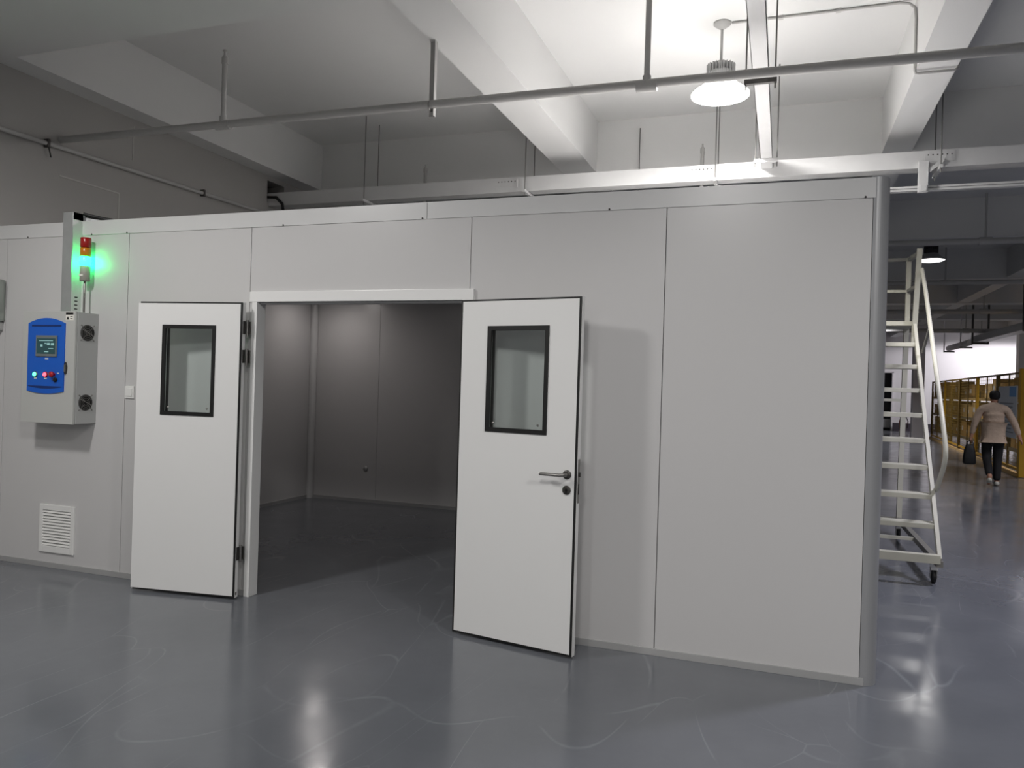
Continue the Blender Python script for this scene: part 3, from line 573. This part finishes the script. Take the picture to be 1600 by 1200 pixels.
MB().bar((a_+b_)/2+Z*.75, (a_+b_)/2+Z*1.82, (b_-a_).length, .02, FD).build('panel', BOARD, nb)
MB().bar(a_+FD*.35+Z*1.6-FN*.012, a_+FD*.35+Z*1.8-FN*.012, .6, .004, FD).build('blue_heading', BOARDB, nb)
for i in range(9): MB().bar(a_+FD*(.95-.03*(i % 3))+Z*(1.45-i*.075)-FN*.012, a_+FD*(.95-.03*(i % 3))+Z*(1.468-i*.075)-FN*.012, 1.3-.12*(i % 4), .004, FD).build('printed_line', INK, nb)
# ---- racks and cartons behind the fence
SHZ = (.3, .93, 1.55)
def rack(y0, y1, lab):
    r_ = tag(empty('storage_rack', (5.9, (y0+y1)/2, 0)), lab, 'rack', 'steel racks behind the fence')
    for x in (5.6, 6.2):
        for y in (y0, (y0+y1)/2, y1): B(x-.03, x+.03, y-.03, y+.03, 0, 1.75).build('upright', RACK, r_)
    for z in SHZ:
        B(5.57, 6.23, y0, y1, z-.03, z).build('shelf', RACK, r_)
        B(5.56, 5.57, y0, y1, z-.08, z).build('shelf_lip', CARD2 if z > 1.5 else RACK, r_)
rack(20.0, 26.4, 'nearer steel storage rack loaded with cartons behind the fence'); rack(26.6, 34.0, 'farther steel storage rack loaded with cartons behind the fence')
shn = ['bottom', 'middle', 'top']
ordn = ['first', 'second', 'third', 'fourth', 'fifth', 'sixth', 'seventh', 'eighth', 'ninth', 'tenth', 'eleventh', 'twelfth', 'thirteenth', 'fourteenth']
for ri, (ya, yb) in enumerate(((20.06, 26.3), (26.7, 33.9))):
    for si, z in enumerate(SHZ):
        y = ya; n_ = 0
        while True:
            w_ = random.choice((.5, .6, .72, .8)); h_ = random.choice((.34, .42, .5)) if si < 2 else random.choice((.3, .42, .55))
            if y+w_ > yb: break
            if random.random() < (.93 if si < 2 else .8):
                c_ = tag(empty('cardboard_box', (5.9, y+w_/2, z)), 'brown carton, %s from the near end, %s shelf of the %s rack' % (ordn[n_], shn[si], ('nearer', 'farther')[ri]), 'box', 'cartons on the %s rack shelves' % shn[si])
                B(5.64, 6.1, y, y+w_, z, z+h_, .004).build('carton', random.choice((CARD, CARD, CARD2)), c_)
                B(5.635, 5.64, y+w_*.55, y+w_*.85, z+h_*.35, z+h_*.65).build('paper_label', TAPE, c_); n_ += 1
            y += w_+.04
# ---- fire extinguisher by the far doorway
ex = tag(empty('fire_extinguisher', (4.95, 37.1, 0)), 'red fire extinguisher on the floor by the far doorway', 'extinguisher')
MB().lathe([(0, 0), (.11, 0), (.12, .02), (.12, .46), (.09, .53), (.04, .56), (0, .56)], (4.95, 37.1, 0), n=20).build('cylinder', RED, ex)
MB().lathe([(.035, .55), (.035, .62), (0, .62)], (4.95, 37.1, 0), n=12).box(4.93, 5.07, 37.08, 37.12, .6, .65).build('valve', BLACK, ex)
MB().tube([(4.98, 37.1, .6), (5.12, 37.1, .6), (5.18, 37.1, .45), (5.16, 37.1, .15)], .022, 8).build('hose', BLACK, ex)
# ---- tray and white pipe high over the fence
hd = tag(empty('cable_duct', (5.65, 23, 3.25)), 'grey rectangular duct high above the storage fence', 'duct')
B(5.5, 5.8, 17.0, 27.0, 3.25, 3.45, .01).build('duct', GALV, hd)
for y, lab in ((21.5, 'nearer'), (26.8, 'farther')):
    u_ = tag(empty('duct_hanger', (5.65, y, 3.2)), lab+' dark U shaped hanger under the grey duct', 'hanger', 'hangers of the grey duct')
    B(5.42, 5.88, y-.03, y+.03, 3.19, 3.249).build('cross_bar', DSTEEL, u_)
    for x in (5.44, 5.86): B(x-.025, x+.025, y-.03, y+.03, 3.24, ZC).build('drop_bar', DSTEEL, u_)
wpp = tag(empty('white_pipe', (5.55, 28, 3.3)), 'bright white pipe hanging near the end wall over the fence', 'pipe')
MB().tube([(5.55, 27.6, 3.3), (5.6, 31.2, 3.3)], .1, 14).build('pipe', FARW, wpp)
for y, lab in ((28.3, 'nearer'), (31.0, 'farther')):
    u_ = tag(empty('pipe_hook', (5.5, y, 3.17)), lab+' dark hook carrying the bright white pipe', 'hook', 'hooks of the white pipe')
    B(5.4, 5.43, y-.03, y+.03, 3.15, ZC).build('drop_bar', FARW, u_); B(5.4, 5.75, y-.03, y+.03, 3.15, 3.199).build('arm', DSTEEL, u_)

# ================================================================== PERSON walking away
def skin(name, verts, edges, m, parent, root=0, sub=2):
    me = bpy.data.meshes.new(name); me.from_pydata([v[:3] for v in verts], edges, []); o = bpy.data.objects.new(name, me); COL.objects.link(o)
    md = o.modifiers.new('skin', 'SKIN'); md.use_smooth_shade = True
    sv = me.skin_vertices[0].data
    for i, v in enumerate(verts):
        sv[i].radius = (v[3], v[4] if len(v) > 4 else v[3]); sv[i].use_root = (i == root)
    ss = o.modifiers.new('sub', 'SUBSURF'); ss.levels = sub; ss.render_levels = sub
    dg = bpy.context.evaluated_depsgraph_get(); m2 = bpy.data.meshes.new_from_object(o.evaluated_get(dg)); m2.name = name
    o.modifiers.clear(); o.data = m2; m2.materials.clear(); m2.materials.append(m)
    for p in m2.polygons: p.use_smooth = True
    o.parent = parent; return o
pp = tag(empty('person', (3.56, 15.72, 0), R(-4)), 'person in beige jacket and black trousers walking away with bag', 'person')
V = []; E_ = []
def chain(pts, start=None):
    prev = start
    for p in pts:
        V.append(p); i = len(V)-1
        if prev is not None: E_.append((prev, i))
        prev = i
    return prev
pel = chain([(0, 0, .93, .12, .085)])
chest = chain([(0, .0, 1.12, .125, .09), (0, .01, 1.32, .15, .10)], pel)
nk = chain([(0, .02, 1.45, .055), (.005, .035, 1.50, .05)], chest)
hd_ = chain([(.01, .05, 1.545, .066, .075), (.012, .05, 1.605, .074, .085), (.012, .045, 1.665, .055, .065)], nk)
chain([(.02, .135, 1.585, .014)], hd_-1)                                    # nose
for s_ in (-1, 1): chain([(.012+s_*.078, .04, 1.585, .014, .018)], hd_-1)    # ears
def arm(s_, el, wr, fin, curl):
    sh_ = chain([(s_*.17, .0, 1.38, .06)], chest); e = chain([el+(.047,)], sh_); w_ = chain([wr+(.032,)], e)
    d = (Vector(fin)-Vector(wr)).normalized(); side = Vector((0, 1, 0)); c = Vector((-s_, 0, 0))
    pm = Vector(wr)+d*.055; pa = chain([tuple(pm)+(.03, .022)], w_)
    for k, (o_, L_) in enumerate(((-.03, .07), (-.01, .08), (.01, .076), (.03, .06))):
        b0_ = pm+d*.03+side*o_; b1_ = b0_+d*(L_*.55)+c*(curl*.3*L_); b2_ = b1_+d*(L_*.35*(1-curl))+c*(L_*.5*curl)
        chain([tuple(b0_)+(.0095,), tuple(b1_)+(.009,), tuple(b2_)+(.008,)], pa)
    t0 = pm+side*.032-d*.01+c*.01; chain([tuple(t0)+(.011,), tuple(t0+d*.035+side*.02+c*.015)+(.0095,), tuple(t0+d*.06+side*.02+c*.025)+(.0085,)], pa)
arm(-1, (-.285, -.04, 1.13), (-.335, -.01, .885), (-.35, 0, .78), .8)
arm(1, (.31, -.03, 1.13), (.395, -.02, .89), (.44, -.01, .78), .35)
def leg(s_, kn, an, ball, toe):
    h = chain([(s_*.085, 0, .87, .085)], pel); k = chain([kn+(.058,)], h); a = chain([an+(.042,)], k); chain([ball+(.036,), toe+(.025,)], a)
KL, AL, BL, TL = (-.085, .07, .50), (-.075, -.27, .20), (-.075, -.23, .085), (-.075, -.17, .035)
KR, AR, BR, TR = (.085, .05, .49), (.075, .0, .09), (.08, .10, .045), (.085, .18, .035)
leg(-1, KL, AL, BL, TL); leg(1, KR, AR, BR, TR)
skin('body', V, E_, SKIN, pp, pel)
# clothes
V = []; E_ = []
c0 = chain([(0, 0, .95, .195, .165)]); chain([(0, 0, .90, .175, .13), (0, 0, .845, .195, .16), (0, 0, .80, .188, .142)], c0)
c1 = chain([(0, -.002, 1.0, .15, .12), (0, -.004, 1.05, .19, .165), (0, -.005, 1.10, .15, .12), (0, -.005, 1.15, .195, .165), (0, -.005, 1.20, .17, .125), (0, -.005, 1.26, .2, .162), (0, -.003, 1.31, .175, .125), (0, .0, 1.385, .165, .115)], c0); chain([(0, .012, 1.45, .09, .085), (0, .015, 1.485, .078, .078)], c1)
for s_, el, wr in ((-1, (-.285, -.04, 1.13), (-.332, -.01, .90)), (1, (.31, -.03, 1.13), (.39, -.02, .91))):
    chain([(s_*.185, .0, 1.37, .082), (s_*.235, -.015, 1.27, .068), el+(.060,), ((el[0]+wr[0])/2, (el[1]+wr[1])/2, (el[2]+wr[2])/2, .054), wr+(.044,)], c1)
jk = skin('jacket', V, E_, JACKET, pp, c0)
V = []; E_ = []
c0 = chain([(0, 0, .86, .135, .105)])
for s_, K, A_ in ((-1, KL, AL), (1, KR, AR)):
    a3 = (A_[0], A_[1], A_[2]-.01)
    chain([(s_*.088, 0, .78, .105), (s_*.088, K[1]*.6, .66, .09), K+(.076,), ((K[0]+A_[0])/2, (K[1]+A_[1])/2, (K[2]+A_[2])/2, .07), a3+(.062,)], c0)
skin('trousers', V, E_, TROUS, pp, c0)
for A_, Bk, T in ((AL, BL, TL), (AR, BR, TR)):
    V = []; E_ = []
    if A_ is AL: chain([(A_[0], A_[1]-.035, A_[2]-.045, .04, .04), (Bk[0], Bk[1]-.015, Bk[2]+.02, .046, .04), (T[0], T[1]-.005, T[2]+.015, .034, .03)])
    else: chain([(A_[0], A_[1]-.05, .045, .042, .042), (Bk[0], Bk[1], .044, .048, .04), (T[0], T[1]+.01, .035, .035, .03)])
    skin('shoe', V, E_, SHOE, pp, 0)
V = []; E_ = []
chain([(.008, -.01, 1.52, .07, .055), (.012, .015, 1.59, .098, .092), (.012, .025, 1.655, .092, .096), (.012, .03, 1.70, .05, .055)])
skin('hair', V, E_, HAIR, pp, 0)
# bag in the left hand
bg = tag(empty('handbag', (3.20, 15.72, .36)), 'black handbag carried in the left hand of the walking person', 'bag')
q_ = MB(); n_ = 20
prof = [(.0, .36), (.085, .36), (.105, .385), (.10, .50), (.085, .62), (.06, .70), (.045, .715), (0, .715)]
vs = []; fs = []
for r_, z in prof: vs += [(3.20+r_*(abs(math.cos(t))**.6)*math.copysign(1, math.cos(t)), 15.72+r_*.62*(abs(math.sin(t))**.6)*math.copysign(1, math.sin(t)), z) for t in [2*math.pi*k/n_ for k in range(n_)]]
for i in range(len(prof)-1):
    for k in range(n_): fs.append((i*n_+k, i*n_+(k+1) % n_, (i+1)*n_+(k+1) % n_, (i+1)*n_+k))
q_.add(vs, fs, True).build('body', BAGM, bg)
for dy in (-.02, .02): MB().tube([(3.20-.05, 15.72+dy, .70), (3.20-.035, 15.72+dy*.7, .76), (3.215, 15.72+dy*.4, .795), (3.20+.05, 15.72+dy*.7, .755), (3.20+.055, 15.72+dy, .70)], .008, 8).build('handle', BAGM, bg)
